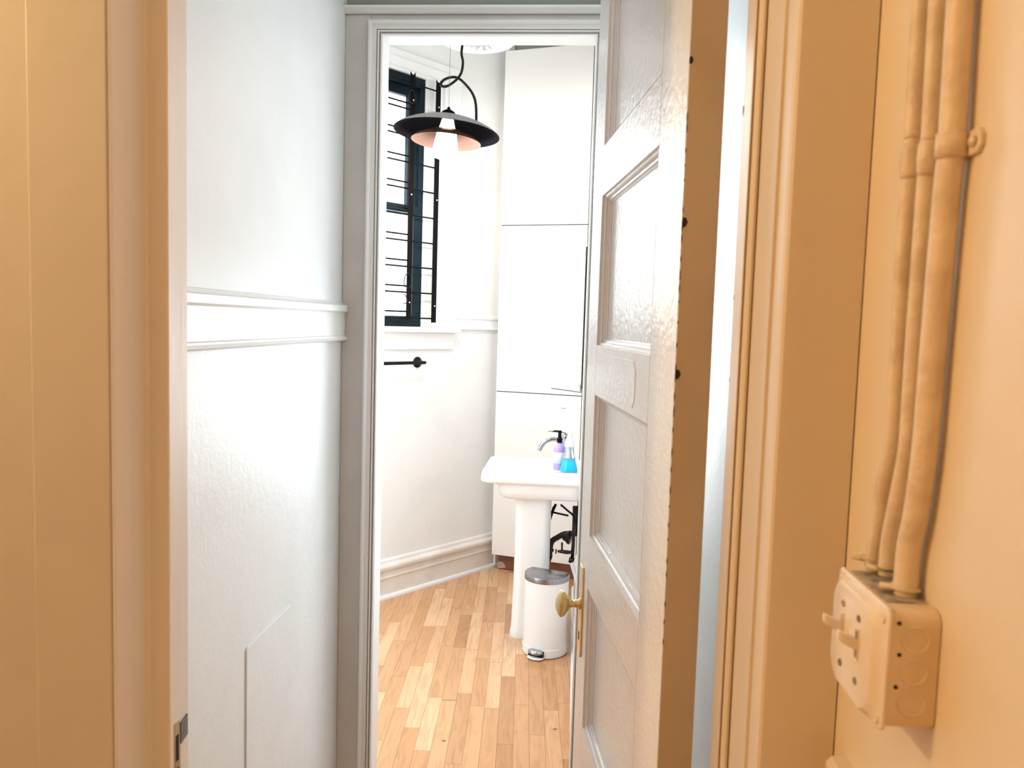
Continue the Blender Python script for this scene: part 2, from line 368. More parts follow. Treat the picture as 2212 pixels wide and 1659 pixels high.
S(MB().box((-.5287, .8615, 0), (-.6235, .90, 2.40)).obj('trim_7', 'hallshade', bevel=.002, seg=3), 'shade-darkened casing board at the left edge of the photo', 'door casing')
S(MB().box((-.62, YC+.001, 2.30), (HX-.002, .985, 2.40)).obj('trim_8', 'halltrim', bevel=.003), 'head casing of the near doorway', 'door casing')

jr = bpy.data.objects['door_jamb_right']
for px, py, q in ((1608, 238, .0022), (1584, 642, .0012), (1578, 820, .0010)):
    P = oy(px, py, .978)
    part(MB().prism([(.1917, P.y+a_*q, P.z+b_*q) for a_, b_ in ((-1, 2), (1, 2.4), (1.2, -1), (.2, -3.2), (-.8, -1))], (.0006, 0, 0)), 'paint_chip', 'hole', jr)
# strike plate on the left jamb
st = thing('strike_plate', (-.4915, .962, .91), 'brass strike plate let into the left doorway jamb', 'strike plate')
mb = None
ztop = ox(383, 1557, -.492)
zt = ztop.z; yy = ztop.y
mb = MB().prism([(-.4922, yy-.008, zt), (-.4922, yy+.006, zt), (-.4922, yy+.006, zt-.11), (-.4922, yy-.008, zt-.11)], (.0013, 0, 0))
st.location = (-.4915, yy, zt-.1)
part(mb, 'plate', 'brass', st, bevel=.0004)
part(MB().box((-.4911, yy-.0055, zt-.052), (-.4905, yy+.001, zt-.018)), 'latch_hole', 'blackhole', st)
part(MB().box((-.4911, yy-.0055, zt-.095), (-.4905, yy+.001, zt-.062)), 'latch_hole', 'blackhole', st)
part(MB().prism([(-.4922, yy+.006, zt-.006), (-.4922, yy+.024, zt-.002), (-.4922, yy+.024, zt-.030), (-.4922, yy+.006, zt-.034)], (.0022, 0, 0)), 'lip', 'wire', st)

# access panel on the left wall
a = ox(530, 1400, XL); b = ox(625, 1308, XL)
o = MB().prism([(XL, a.y, .001), (XL, a.y, a.z-.004), (XL, a.y+.006, a.z), (XL, b.y, a.z), (XL, b.y, .001)], (.0035, 0, 0)).obj('access_panel', 'plaster', bevel=.001)
tag(o, 'flat white access panel fixed low on the left wall', 'wall panel')

# hall right wall: wainscot cap
c = ox(1792, 1573, HX); cz = c.z
o = MB().prism([(HX-a, -1.5, cz-.045+z) for a, z in ((0, 0), (.006, 0), (.008, .012), (.014, .020), (.019, .026), (.019, .036), (.014, .042), (0, .045))], (0, 2.28, 0)).obj('trim_9', 'halltrim')
S(o, 'painted ledge moulding below the switch box on the hall wall', 'chair rail')

# ------------------------------------------------------------------ the open panel door
DA = math.radians(8); DD = Vector((-math.sin(DA), math.cos(DA), 0)); DN = Vector((-math.cos(DA), -math.sin(DA), 0))  # DN: visible face normal
DH = Vector((.1285, 1.0, 0)); DWD, DT = .70, .046
def dp(u, z, off=0): return DH + DD*u + DN*off + Vector((0, 0, z))
def dbox(mb, u0, u1, z0, z1, o0=-DT, o1=0):
    return mb.prism([dp(u0, z0, o0), dp(u1, z0, o0), dp(u1, z0, o1), dp(u0, z0, o1)], (0, 0, z1-z0))
PZ = [(.27, .565), (.668, .963), (1.071, 1.360), (1.461, 1.754), (1.852, 2.155)]
U0, U1 = .135, .588
mb = MB(); dbox(mb, 0, U0, .012, 2.27); dbox(mb, U1, DWD, .012, 2.27)
zz = [.012] + [z for p in PZ for z in p] + [2.27]
for i in range(0, len(zz), 2): dbox(mb, U0, U1, zz[i], zz[i+1])
door = mb.obj('door_1', 'doorp', bevel=.0015)
S(door, 'tall white five-panel wooden door standing open with a brass knob', 'door')
PP = [(0, .0), (.0005, .005), (.004, .0055), (.006, .008), (.0062, .0115), (.010, .0125), (.011, .0155), (.0135, .017), (.0135, .0185)]
for z0, z1 in PZ:
    for side in (1, -1):
        pass
    rings = []
    for a_, d_ in PP: rings.append([dp(U0+a_, z0+a_, -d_), dp(U1-a_, z0+a_, -d_), dp(U1-a_, z1-a_, -d_), dp(U0+a_, z1-a_, -d_)])
    back = [[dp(U0+a_, z0+a_, -DT+d_), dp(U1-a_, z0+a_, -DT+d_), dp(U1-a_, z1-a_, -DT+d_), dp(U0+a_, z1-a_, -DT+d_)] for a_, d_ in reversed(PP)]
    mb = MB(); mb.loft(rings, False); mb.loft(back, False)
    n0 = len(PP)-1
    mb.add(rings[n0], [(0, 1, 2, 3)]); mb.add(back[0], [(3, 2, 1, 0)])
    part(mb, 'door_panel', 'doorp', door)
# hinge edge strip in tan paint and its dark chips
mb = MB().prism([dp(-.0012, .012, -DT+.0006), dp(-.0012, .012, -.0006), dp(.0002, .012, -.0006), dp(.0002, .012, -DT+.0006)], (0, 0, 2.258))
o = part(mb, 'door_edge', 'edge', door); o['label'] = 'tan painted hinge edge'
chips = [(1478.5-(py-330)*.0445, py, random.choice((.0008, .0012, .0018))) for py in range(250, 1400, 38) if random.random() < .75]
for i, (px, py, s_) in enumerate(chips+list(((1491, 130, .0030), (1474, 480, .0042), (1458, 808, .0042), (1471, 330, .0012), (1462, 612, .0012), (1459, 640, .0016), (1452, 890, .0012)))):
    P = onp(px, py, DH, DD); z = P.z
    w_ = s_ if s_ > .002 else .0006
    if s_ < .002: s_ = random.choice((.0012, .0025, .004)); z += random.uniform(-.008, .008)
    prf = [dp(-.0016, z, 0), dp(-.0016, z+s_*1.5, -.0006), dp(-.0016, z+s_*1.2, -w_*1.2), dp(-.0016, z, -w_*1.7), dp(-.0016, z-s_*1.3, -w_*1.1), dp(-.0016, z-s_*1.7, -.0004)]
    part(MB().prism(prf, DD*.0016), 'paint_chip', 'hole', door)
# raised old patch on lock rail
q = [(U1-.070, 1.372), (U1-.070, 1.438), (U1-.062, 1.446), (.24, 1.446), (.225, 1.43), (.225, 1.385), (.24, 1.372)]
part(MB().prism([dp(u, z, -.0002) for u, z in q], DN*.0009), 'filled_patch', 'doorp', door, bevel=.0004)
# knob and plate
pu0, pu1, pz0, pz1 = .632, .678, .795, .990
mb = MB().prism([dp(u, z, -.0002) for u, z in ((pu0, pz0+.012), (pu0+.006, pz0), (pu1-.006, pz0), (pu1, pz0+.012), (pu1, pz1-.012), (pu1-.006, pz1), (pu0+.006, pz1), (pu0, pz1-.012))], DN*.004)
plate = part(mb, 'knob_plate', 'brass', door, bevel=.0015); plate['label'] = 'tall brass back plate'
kz, ku = .906, .655
mt = Matrix((( DD.x, 0, DN.x, dp(ku, kz).x), (DD.y, 0, DN.y, dp(ku, kz).y), (0, 1, 0, kz), (0, 0, 0, 1)))
mb = MB(); rings = []
for r_, h_, e_ in ((.013, .003, 1), (.013, .005, 1), (.009, .008, 1), (.0075, .018, 1), (.008, .024, 1), (.013, .030, 1.25), (.0185, .037, 1.45), (.0205, .043, 1.45), (.0200, .046, 1.45), (.0165, .051, 1.4), (.010, .055, 1.3), (.003, .0565, 1.2)):
    rings.append([mt @ Vector((r_*.80*math.cos(2*PI*k/32), r_*e_*math.sin(2*PI*k/32), h_)) for k in range(32)])
mb.loft(rings)
kn = part(mb, 'door_knob', 'brass', door, smooth=True); kn['label'] = 'oval brass knob'
part(MB().prism([dp(ku-.003, .845, .0038), dp(ku+.003, .845, .0038), dp(ku+.003, .828, .0038), dp(ku-.003, .828, .0038)], DN*.0006), 'keyhole', 'blackhole', door)

# ------------------------------------------------------------------ conduits, strap, switch box
def cpt(px, py, x): return ox(px, py, x)
def conduit(name, px, x, r, label, collar=None, m='conduit', wob=0):
    pts = [cpt(a_, b_, x) for a_, b_ in px]
    top = pts[0] + (pts[0]-pts[1]).normalized()*.9
    g_ = pts[0]-pts[1]; pts = [pts[0]+g_*((CZ-pts[0].z)/g_.z)] + pts
    path = catmull(pts, 10)
    rr = [r*(1+wob*math.sin(i*2.3)*.5) for i in range(len(path))]
    t = thing(name, pts[-1], label, 'conduit', None)
    o = part(MB().tube(path, rr, 20), 'pipe', m, t, smooth=True)
    return t, path
t1, p1 = conduit('conduit', [(1989, 0), (1971, 298), (1963, 407), (1949, 600), (1939, 781), (1926, 962), (1909, 1052), (1893, 1162), (1884, 1222)], .2785, .0070, 'thin painted conduit nearest the corner, bulging outward above the switch box')
t2, p2 = conduit('conduit', [(2026, 0), (2009, 298), (1999, 407), (1985, 600), (1972, 781), (1960, 962), (1944, 1052), (1922, 1162), (1914, 1245)], .2785, .0068, 'thin painted conduit in the middle of the three')
t3, p3 = conduit('conduit', [(2075, 0), (2057, 298), (2046, 407), (2029, 600), (2014, 781), (1999, 962), (1981, 1100), (1965, 1180), (1956, 1272)], .2745, .0095, 'thickest grimy painted conduit, right of the other two', wob=.012)
def nearest(path, py):
    best = None
    for p in path:
        v = ROT.transposed() @ (p-CAM); y = H/2 + v.y/v.z*F
        if best is None or abs(y-py) < best[0]: best = (abs(y-py), p)
    return best[1]
for t, path, py, r in ((t1, p1, 354, .0084), (t2, p2, 338, .0082)):
    c = nearest(path, py)
    part(MB().lathe([(r*.85, -.014), (r, -.010), (r*1.04, 0), (r, .010), (r*.85, .014)], 20, Matrix.Translation(c), cap=True), 'coupling', 'conduit', t, smooth=True)
c = nearest(p3, 318)
sp = thing('pipe_strap', c, 'painted pipe strap screwed over the thickest conduit', 'pipe strap')
mb = MB().lathe([(.0094, -.009), (.0112, -.009), (.0114, 0), (.0112, .009), (.0094, .009)], 24, Matrix.Translation(c))
part(mb, 'saddle', 'conduit', sp, smooth=True)
part(MB().prism([(HX-.004, c.y-.008, c.z-.009), (HX-.004, c.y-.021, c.z-.009), (HX-.004, c.y-.026, c.z-.004), (HX-.004, c.y-.026, c.z+.004), (HX-.004, c.y-.021, c.z+.009), (HX-.004, c.y-.008, c.z+.009)], (.004, 0, 0)), 'flange', 'conduit', sp, bevel=.001)
part(MB().lathe([(.0001, 0), (.003, 0), (.0042, .001), (.0035, .003), (.0001, .0038)], 16, Matrix.Translation((HX-.004, c.y-.018, c.z)) @ Matrix.Rotation(-PI/2, 4, 'Y')), 'screw', 'conduit', sp, smooth=True)

BX0, BX1, BY0, BY1, BZ0, BZ1 = .2485, HX, .604, .712, 1.196, 1.290
sb = thing('switch_box', (BX1, BY0, BZ0), 'painted metal surface switch box with two toggles at the foot of the conduits', 'switch box')
rp = rounded(BY0, BZ0, BY1, BZ1, .010)
part(MB().prism([(BX0, y, z) for y, z in rp], (BX1-BX0-.0005, 0, 0)), 'box_body', 'boxp', sb, bevel=.0006)
# side knock-outs and screw holes (side facing the viewer)
for i, z in enumerate((BZ1-.0215, BZ1-.0465, BZ1-.0715)):
    c_ = Matrix.Translation((.2675, BY0, z)) @ Matrix.Rotation(PI/2, 4, 'X')
    part(MB().lathe([(.0088, -.0004), (.0094, .0007), (.0100, .0009), (.0106, .0007), (.0110, -.0004)], 28, c_), 'knockout_ring', 'boxp', sb, smooth=True)
for x, z in ((.2545, BZ1-.009), (.2560, BZ1-.0335), (.2550, BZ1-.0590)):
    c_ = Matrix.Translation((x, BY0-.0003, z)) @ Matrix.Rotation(PI/2, 4, 'X')
    part(MB().lathe([(.0001, .0002), (.0016, .0002), (.0017, -.0002)], 14, c_), 'screw_hole', 'blackhole', sb)
# cover: rim plate plus raised field
mb = MB(); rings = []
def octo(y0, z0, y1, z1, c, k=3):
    return [(y1, z1-c), (y1-c*.35, z1-c*.35), (y1-c, z1), (y0+c, z1), (y0+c*.35, z1-c*.35), (y0, z1-c), (y0, z0+c), (y0+c*.35, z0+c*.35), (y0+c, z0), (y1-c, z0), (y1-c*.35, z0+c*.35), (y1, z0+c)]
for x, d_, c_ in ((BX0, .0, .006), (BX0-.0022, .0, .006), (BX0-.0030, .0012, .006), (BX0-.0034, .005, .012), (BX0-.0085, .010, .017), (BX0-.0104, .0125, .017)):
    rings.append([(x, y, z) for y, z in octo(BY0-.002+d_, BZ0-.002+d_*.45, BY1+.002-d_, BZ1+.002-d_*.45, c_)])
mb.loft(rings)
cov = part(mb, 'cover_plate', 'coverp', sb, bevel=.0004); smooth_by_angle(cov, 50)
fx = BX0-.0104
def facedisc(y, z, r, name, m, par, x=fx, h=.0016):
    c_ = Matrix.Translation((x+.0003, y, z)) @ Matrix.Rotation(-PI/2, 4, 'Y')
    return part(MB().lathe([(.0001, h*.7), (r*.6, h*.8), (r*.62, h), (r*.9, h), (r, h*.5), (r, 0)], 16, c_), name, m, par, smooth=True)
for y in (.640, .676):
    for z in (BZ1-.020, BZ0+.022): facedisc(y, z, .0030, 'screw', 'grime', cov)
for y, z in ((BY0+.006, BZ1-.008), (BY0+.007, BZ0+.006), (BY1-.007, BZ1-.008)):
    facedisc(y, z, .0038, 'screw', 'boxp', cov, x=BX0-.003, h=.002)
for y in (.640, .676):
    zc = BZ0+.053
    part(MB().box((fx-.0012, y-.0035, zc-.013), (fx+.001, y+.0035, zc+.013)), 'toggle_slot', 'boxp', cov, bevel=.0005)
    part(MB().box((fx-.0015, y-.0023, zc-.0115), (fx-.0010, y+.0023, zc+.0115)), 'slot_opening', 'grime', cov)
    rings = []
    for h_, w_, t_, dz in ((0, .0030, .0046, 0), (.006, .0032, .0046, .0025), (.013, .0032, .0044, .006), (.0155, .0024, .0032, .0075)):
        rings.append([(fx-.001-h_, y+w_*c1, zc+dz+t_*s1) for c1, s1 in ((1, -1), (1, 1), (-1, 1), (-1, -1))])
    part(MB().loft(rings), 'toggle', 'ivory', cov, bevel=.0008)
# cable connectors at the top of the box
for t, path, r in ((t1, p1, .0095), (t2, p2, .0088), (t3, p3, .0118)):
    e = path[-1]; ze = BZ1+.0005
    c_ = Matrix.Translation((e.x, e.y, ze)); hgt = max(.006, e.z-ze)
    part(MB().lathe([(r*.75, 0), (r*.75, hgt*.25), (r*.68, hgt*.3), (r*.7, hgt*.85), (r, hgt*.9), (r, hgt*1.2), (r*.6, hgt*1.25)], 20, c_), 'connector', 'grime' if t is t2 else 'conduit', t)
    part(MB().tube([(e.x-.002, e.y, ze+hgt*.7), (e.x-r-.007, e.y+.004, ze+hgt*.95)], .0028, 10), 'clamp_screw', 'conduit', t, smooth=True)
part(MB().box((BX0+.004, BY0+.02, BZ1-.0004), (BX1-.003, BY1-.008, BZ1+.0008)), 'bare_top', 'grime', sb)

# ------------------------------------------------------------------ window with guard
win = S(MB().add([wp(WU0, WZ0, -.05)]*3, [(0, 1, 2)]).obj('window_1', 'navy'), 'tall dark-framed double-hung window behind black bars', 'window')
bm = win.data
me = MB()
wbox(me, WU0, WU0+.030, WZ0, WZ1, -.06, .004); wbox(me, WU1-.03, WU1, WZ0, WZ1, -.06, .004)
wbox(me, WU0+.030, WU1-.03, WZ0, WZ0+.030, -.06, .004); wbox(me, WU0+.030, WU1-.03, WZ1-.05, WZ1, -.06, .004)
nm = me.obj('tmp', 'navy'); win.data = nm.data; bpy.data.objects.remove(nm)
md = win.modifiers.new('bevel', 'BEVEL'); md.width = .003; md.segments = 2; md.limit_method = 'ANGLE'
zm0, zm1 = 2.060, 2.105
def sash(name, u0, u1, z0, z1, o0, o1, w_, top, bot):
    mb = MB(); wbox(mb, u0, u0+w_, z0, z1, o0, o1); wbox(mb, u1-w_, u1, z0, z1, o0, o1)
    wbox(mb, u0+w_, u1-w_, z0, z0+bot, o0, o1); wbox(mb, u0+w_, u1-w_, z1-top, z1, o0, o1)
    s_ = part(mb, name, 'navy', win, bevel=.002)
    g = MB(); wbox(g, u0+w_, u1-w_, z0+bot, z1-top, (o0+o1)/2-.002, (o0+o1)/2+.002)
    part(g, 'glass_pane', 'glass', s_)
sash('upper_sash', WU0+.040, WU1-.04, zm0, WZ1-.05, -.055, -.025, .045, .05, .04)
sash('lower_sash', WU0+.020, WU1-.02, WZ0+.028, zm1, -.020, .006, .045, .04, .028)
# white casing around window, stool and apron
mb = MB(); 
wbox(mb, .42, .545, WZ0, 2.88, 0, .022); wbox(mb, .545, WU0, WZ0, 2.80, 0, .010); wbox(mb, .545, WU1+.12, WZ1, 2.88, 0, .022); wbox(mb, .54, WU1+.1, WZ1+.02, 2.84, .022, .030)
S(mb.obj('trim_10', 'enamel', bevel=.003), 'wide white casing around the barred window', 'window casing')
mb = MB(); wbox(mb, .41, 1.62, 1.433, WZ0, -.05, .055)
S(mb.obj('trim_11', 'enamel', bevel=.006), 'white window stool under the barred window', 'window sill')
mb = MB(); wbox(mb, .43, 1.60, 1.340, 1.433, 0, .016)
S(mb.obj('trim_12', 'enamel', bevel=.003), 'white apron board below the window stool', 'window sill')

GO = .050   # stand-off of the guard
def guard(label, upx, u_end, zlist, ztop, zbot, curl):
    u, _ = wuz(*upx, GO)
    t = thing('window_guard', wp(u, zbot, GO), label, 'window guard', None)
    mb = MB(); hw = .0155
    ring = [(u-hw, zbot), (u+hw, zbot), (u+hw, ztop+.010), (u+hw*.6, ztop+.001), (u, ztop-.003), (u-hw*.6, ztop+.001), (u-hw, ztop+.012)]
    mb.prism([wp(a_, z_, GO) for a_, z_ in ring], NW*.005)
    part(mb, 'post', 'dark', t)
    for z in zlist:
        part(MB().tube([wp(u, z, GO-.004), wp(u_end, z, GO-.004)], .0042, 8), 'bar', 'dark', t, smooth=True)
    for fz in (ztop-.13, (ztop+zbot)/2+.02, zbot+.09):
        c_ = wp(u-.004, fz, GO+.0045)
        rt = Matrix.Translation(c_) @ NW.to_track_quat('Z', 'Y').to_matrix().to_4x4()
        part(MB().lathe([(.0001, .001), (.004, .001), (.0045, 0)], 12, rt), 'screw', 'rose', t)
    return t, u
zb = [wuz(*p, GO)[1] for p in ((944, 196.5), (936.7, 688.4))]
zB = [zb[0] + (zb[1]-zb[0])*i/9 for i in range(10)]
zt_, zb_ = wuz(947, 178, GO)[1], wuz(940, 697, GO)[1]
g1, uB = guard('outer section of the black window guard, its post at the far right of the bars', (941, 450), WU1+.05, zB, zt_, zb_, 0)
g1u = uB
za = wuz(882, 673, GO)[1]; zs_ = wuz(885, 507, GO)[1]; stp = (zs_-za)/3
zA = [za + stp*i for i in range(9)]
g2, uA = guard('inner overlapping section of the black window guard, its post in front of the sash', (886, 450), WU1+.05, zA, wuz(890, 160, GO)[1], wuz(883, 690, GO)[1], 1)
# wire curls hooked on the inner post
def curl(px, py, rad, a0, a1, nm_lbl):
    u, z = wuz(px, py, GO+.012)
    pts = []
    for k in range(25):
        a_ = math.radians(a0+(a1-a0)*k/24); pts.append(wp(u+rad*.62*math.cos(a_), z+rad*math.sin(a_), GO+.0155+.003*math.sin(a_*2)))
    return MB().tube(pts, .0024, 6)
for px, py, rad, a0, a1, lb in ((889, 209, .034, -20, 330, 'wire loop hooked high on the inner guard post'), (880, 607, .040, -60, 250, 'wire loop hooked low on the inner guard post'), (873, 646, .024, 60, 300, 'small open wire hook below the low loop')):
    o = curl(px, py, rad, a0, a1, lb).obj('wire_loop', 'navy', smooth=True); tag(o, lb, 'wire hook')

# towel bar
u0, z0_ = wuz(909, 783, .03)
tb = thing('towel_bar', wp(u0, z0_, 0), 'black towel bar on the slanting wall under the window', 'towel bar')
rt = Matrix.Translation(wp(u0, z0_, .0005)) @ NW.to_track_quat('Z', 'Y').to_matrix().to_4x4()
part(MB().lathe([(.0001, 0), (.030, 0), (.030, .004), (.022, .009), (.010, .013), (.010, .048), (.0001, .052)], 28, rt), 'rosette', 'black', tb, smooth=True)
part(MB().tube([wp(u0-.022, z0_, .045), wp(u0-.018, z0_, .045), wp(1.40, z0_, .045)], [.007, .009, .009], 14), 'bar', 'black', tb, smooth=True)
rt = Matrix.Translation(wp(1.38, z0_, .0005)) @ NW.to_track_quat('Z', 'Y').to_matrix().to_4x4()
part(MB().lathe([(.0001, 0), (.030, 0), (.030, .004), (.022, .009), (.010, .013), (.010, .048), (.0001, .052)], 28, rt), 'rosette', 'black', tb, smooth=True)

# baseboard on window wall
BP = [(0, 0), (.018, 0), (.018, .105), (.020, .108), (.024, .112), (.024, .118), (.020, .124), (.020, .150), (.028, .153), (.036, .165), (.037, .178), (.031, .188), (.020, .193), (.016, .208), (0, .214)]
o = sweep_line(MB(), wp(.03, 0), wp(3.2, 0), NW, BP).obj('baseboard_left', 'baseb'); S(o, 'tall moulded cream baseboard under the slanting wall', 'baseboard')
o = sweep_line(MB(), wp(.0, 0), wp(3.2, 0), NW, [(.0185, 0), (.034, 0), (.034, .010), (.030, .018), (.0185, .022)]).obj('trim_13', 'enamel'); S(o, 'white shoe moulding along the slanting baseboard', 'baseboard')
mb = MB(); wbox(mb, .0, .052, .0, BZ, 0, .028)
S(mb.obj('trim_14', 'cab', bevel=.004), 'narrow cream corner batten left of the cabinet', 'corner trim')
# sink wall baseboard
BP2 = [(0, 0), (.016, 0), (.016, .10), (.022, .112), (.022, .125), (.014, .135), (.014, .15), (.026, .158), (.026, .17), (.012, .20), (0, .215)]
o = sweep_line(MB(), (SX, 4.4, 0), (SX, YF+WT, 0), (-1, 0, 0), BP2).obj('baseboard_right', 'baseb'); S(o, 'chipped white baseboard on the sink wall behind the trash can', 'baseboard')
o = sweep_line(MB(), (SX, 4.4, 0), (SX, YF+WT, 0), (-1, 0, 0), [(.0165, 0), (.034, 0), (.032, .012), (.0165, .018)]).obj('trim_15', 'enamel'); S(o, 'shoe moulding along the sink wall', 'baseboard')

# ------------------------------------------------------------------ tall cabinet
cb = thing('cabinet', cp(.01, 0, -.05), 'tall flush white cabinet behind the sink, reaching nearly to the ceiling', 'cabinet')
def cbox(mb, u0, u1, z0, z1, o0, o1):
    return mb.prism([cp(u0, z0, o0), cp(u1, z0, o0), cp(u1, z0, o1), cp(u0, z0, o1)], (0, 0, z1-z0))
CU1 = .522
mb = MB(); cbox(mb, .008, .49, .10, 3.055, -.095, -.019); part(mb, 'body', 'cab', cb)
for z0, z1 in ((.100, 1.089), (1.094, 2.064), (2.069, 3.06)):
    mb = MB(); cbox(mb, 0, CU1, z0, z1, -.018, 0); d_ = part(mb, 'cabinet_door', 'cab', cb, bevel=.001)
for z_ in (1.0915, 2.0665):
    mb = MB(); cbox(mb, .002, CU1-.002, z_-.0032, z_+.0032, -.0188, -.004); part(mb, 'gap_shade_strip', 'blackhole', cb)  # black strip put in for the shade between the cabinet doors
mb = MB(); cbox(mb, .03, .50, 0, .0995, -.090, -.045); k_ = part(mb, 'toe_kick', 'kick', cb); k_['label'] = 'recessed brown wooden toe kick'
zz_ = onp(1216, 882, cp(0, 0, 0), CN); uu_ = (zz_-C0).dot(CD)
mb = MB(); cbox(mb, uu_-.015, uu_+.015, zz_.z-.002, zz_.z+.002, -.001, .0006); part(mb, 'finger_slot', 'grime', cb)
# plaster smear on the kick
pp = onp(1083, 1217, cp(0, 0, -.044), CN); pu = (pp-C0).dot(CD)
mb = MB(); mb.prism([cp(pu+a_, max(.003, pp.z+b_), -.0448) for a_, b_ in ((-.022, -.03), (-.024, .004), (-.010, .012), (.008, .010), (.022, -.006), (.028, -.022), (.010, -.028))], CN*.0012)
part(mb, 'paint_smear', 'smear', cb)

# ------------------------------------------------------------------ pendant lamp and ceiling fixture
LD = 3.70
lc = oy(965, 288, LD)   # centre of shade rim
R_ = 113/F*LD
lamp = thing('pendant_lamp', lc, 'wide dark saucer pendant lamp hanging before the barred window', 'pendant lamp')
tilt = Matrix.Translation(lc) @ Matrix.Rotation(math.radians(3.2), 4, 'Y') @ Matrix.Rotation(math.radians(-2.2), 4, 'X')
def lpart(prof, name, m, n=56, smooth=True, flip=None):
    return part(MB().lathe(prof, n, tilt), name, m, lamp, smooth=smooth)
# outer saucer: grey above, near-black below
top = [(.030, .079), (.060, .075), (.105, .065), (.15, .051), (.19, .035), (.222, .019), (R_-.006, .005), (R_, 0)]
o = lpart(top, 'shade', 'lampout'); o['label'] = 'wide grey saucer shade'
o = lpart([(r_, z_-.0025) for r_, z_ in reversed(top)], 'shade_underside', 'lampin'); o['label'] = 'near-black underside of the shade'
ri = R_*.66
inner = [(.040, .014), (.070, .009), (.105, -.004), (.135, -.018), (ri-.010, -.028), (ri, -.038)]
o = lpart(inner, 'inner_reflector', 'brownring'); o['label'] = 'brown inner reflector ring'
o = lpart([(r_, z_-.0025) for r_, z_ in reversed(inner)], 'reflector_underside', 'copper'); o['label'] = 'copper-pink underside of the ring'
o = lpart([(.001, .068), (.026, .066), (.034, .034), (.046, -.002), (.056, -.060), (.060, -.098), (.050, -.112), (.001, -.116)], 'glass_diffuser', 'bulb'); o['label'] = 'glowing frosted glass diffuser'
lpart([(.040, .074), (.038, .086), (.029, .098), (.016, .106), (.008, .109), (.008, .115), (.004, .121), (.0005, .122)], 'cap', 'lampin')
wt = tilt @ Vector((0, 0, .121))
part(MB().tube([wt, (wt.x, wt.y, BZ-.001)], .0011, 6), 'suspension_wire', 'wire', lamp)
rose_c = Vector((-.36, 3.86, BZ))
cw = [oy(a_, b_, c_) for a_, b_, c_ in ((997, 116, 3.82), (1000, 135, 3.80), (996, 158, 3.78), (984, 174, 3.76), (966, 186, 3.74), (953, 185, 3.74), (957, 174, 3.75), (974, 167, 3.77), (990, 169, 3.78), (1008, 185, 3.76), (1022, 205, 3.74), (1028, 228, 3.72), (1024, 250, 3.70))]
cw[-1] = tilt @ Vector((.134, 0, .056))
cw = [cw[0]+Vector((0, .02, .05))] + cw
part(MB().tube(catmull(cw, 8), .0062, 10), 'power_cord', 'cord', lamp, smooth=True)
# white round ceiling fixture with raised leaf relief, hanging from the ceiling
fz = oy(1030, 119, 4.02).z
fc = Vector((oy(1030, 100, 3.82).x, 3.84, fz))
fx_ = thing('ceiling_medallion', fc, 'round white ornamented ceiling medallion above the pendant lamp', 'ceiling medallion')
fm = Matrix.Translation(fc)
part(MB().lathe([(.0005, .004), (.055, .004), (.060, .010), (.100, .014), (.130, .006), (.150, -.002), (.176, .004), (.184, .018), (.178, .034), (.10, .05), (.09, BZ-fz), (.0005, BZ-fz)], 56, fm), 'disc', 'rose', fx_, smooth=True)
for k in range(14):
    a_ = 2*PI*k/14
    m2 = fm @ Matrix.Rotation(a_, 4, 'Z')
    pts = [m2 @ Vector((.066+.055*t_, .014*math.sin(t_*PI*1.2), .002-.006*math.sin(t_*PI))) for t_ in [i/6 for i in range(7)]]
    part(MB().tube(pts, [.004, .008, .010, .011, .010, .007, .003], 8), 'leaf_relief', 'rose', fx_, smooth=True)

# ------------------------------------------------------------------ pedestal sink
SZ = .82
sk = thing('pedestal_sink', (-.16, 3.75, 0), 'white porcelain pedestal sink against the right bathroom wall', 'sink')
SX0, SX1, SY0, SY1 = -.408, SX-.002, 3.565, 3.965
# basin deck with bowl: rings from under-side up to rim, then down into bowl
def rr2(x0, y0, x1, y1, r, z, n=6): return [(a_, b_, z) for a_, b_ in rounded(x0, y0, x1, y1, r, n)]
rings = [rr2(SX0+.100, SY0+.045, SX1-.004, SY1-.045, .055, SZ-.138), rr2(SX0+.092, SY0+.035, SX1-.002, SY1-.035, .055, SZ-.130),
         rr2(SX0+.082, SY0+.026, SX1-.001, SY1-.026, .055, SZ-.100), rr2(SX0+.076, SY0+.020, SX1, SY1-.020, .055, SZ-.066),
         rr2(SX0+.012, SY0+.008, SX1, SY1-.008, .04, SZ-.062), rr2(SX0+.003, SY0+.002, SX1, SY1-.002, .035, SZ-.056),
         rr2(SX0, SY0, SX1, SY1, .035, SZ-.045), rr2(SX0+.006, SY0+.004, SX1, SY1-.004, .035, SZ-.010), rr2(SX0+.012, SY0+.010, SX1-.001, SY1-.010, .032, SZ),
         rr2(SX0+.045, SY0+.045, SX1-.150, SY1-.045, .06, SZ-.003), rr2(SX0+.060, SY0+.060, SX1-.165, SY1-.060, .06, SZ-.020),
         rr2(SX0+.090, SY0+.095, SX1-.190, SY1-.095, .05, SZ-.090), rr2(SX0+.14, SY0+.14, SX1-.24, SY1-.14, .02, SZ-.105)]
o = part(MB().loft(rings), 'basin', 'porc', sk); smooth_by_angle(o, 50)
PX0, PX1 = -.247, -.078
rings = []
for z, gx, gy in ((0, .010, .012), (.012, .012, .014), (.05, .006, .004), (.30, .0, 0), (.60, .0, .0), (SZ-.139, .006, .010)):
    rings.append([(a_, b_, z) for a_, b_ in rounded(PX0-gx, 3.655-gy, PX1+gx*.3, 3.865+gy, .045, 6)])
o = part(MB().loft(rings), 'pedestal', 'porc', sk, smooth=False); smooth_by_angle(o, 50)
# overflow/drain
part(MB().lathe([(.0005, .002), (.018, .002), (.020, 0)], 20, Matrix.Translation((-.26, 3.765, SZ-.1045))), 'drain', 'chrome', sk, smooth=True)
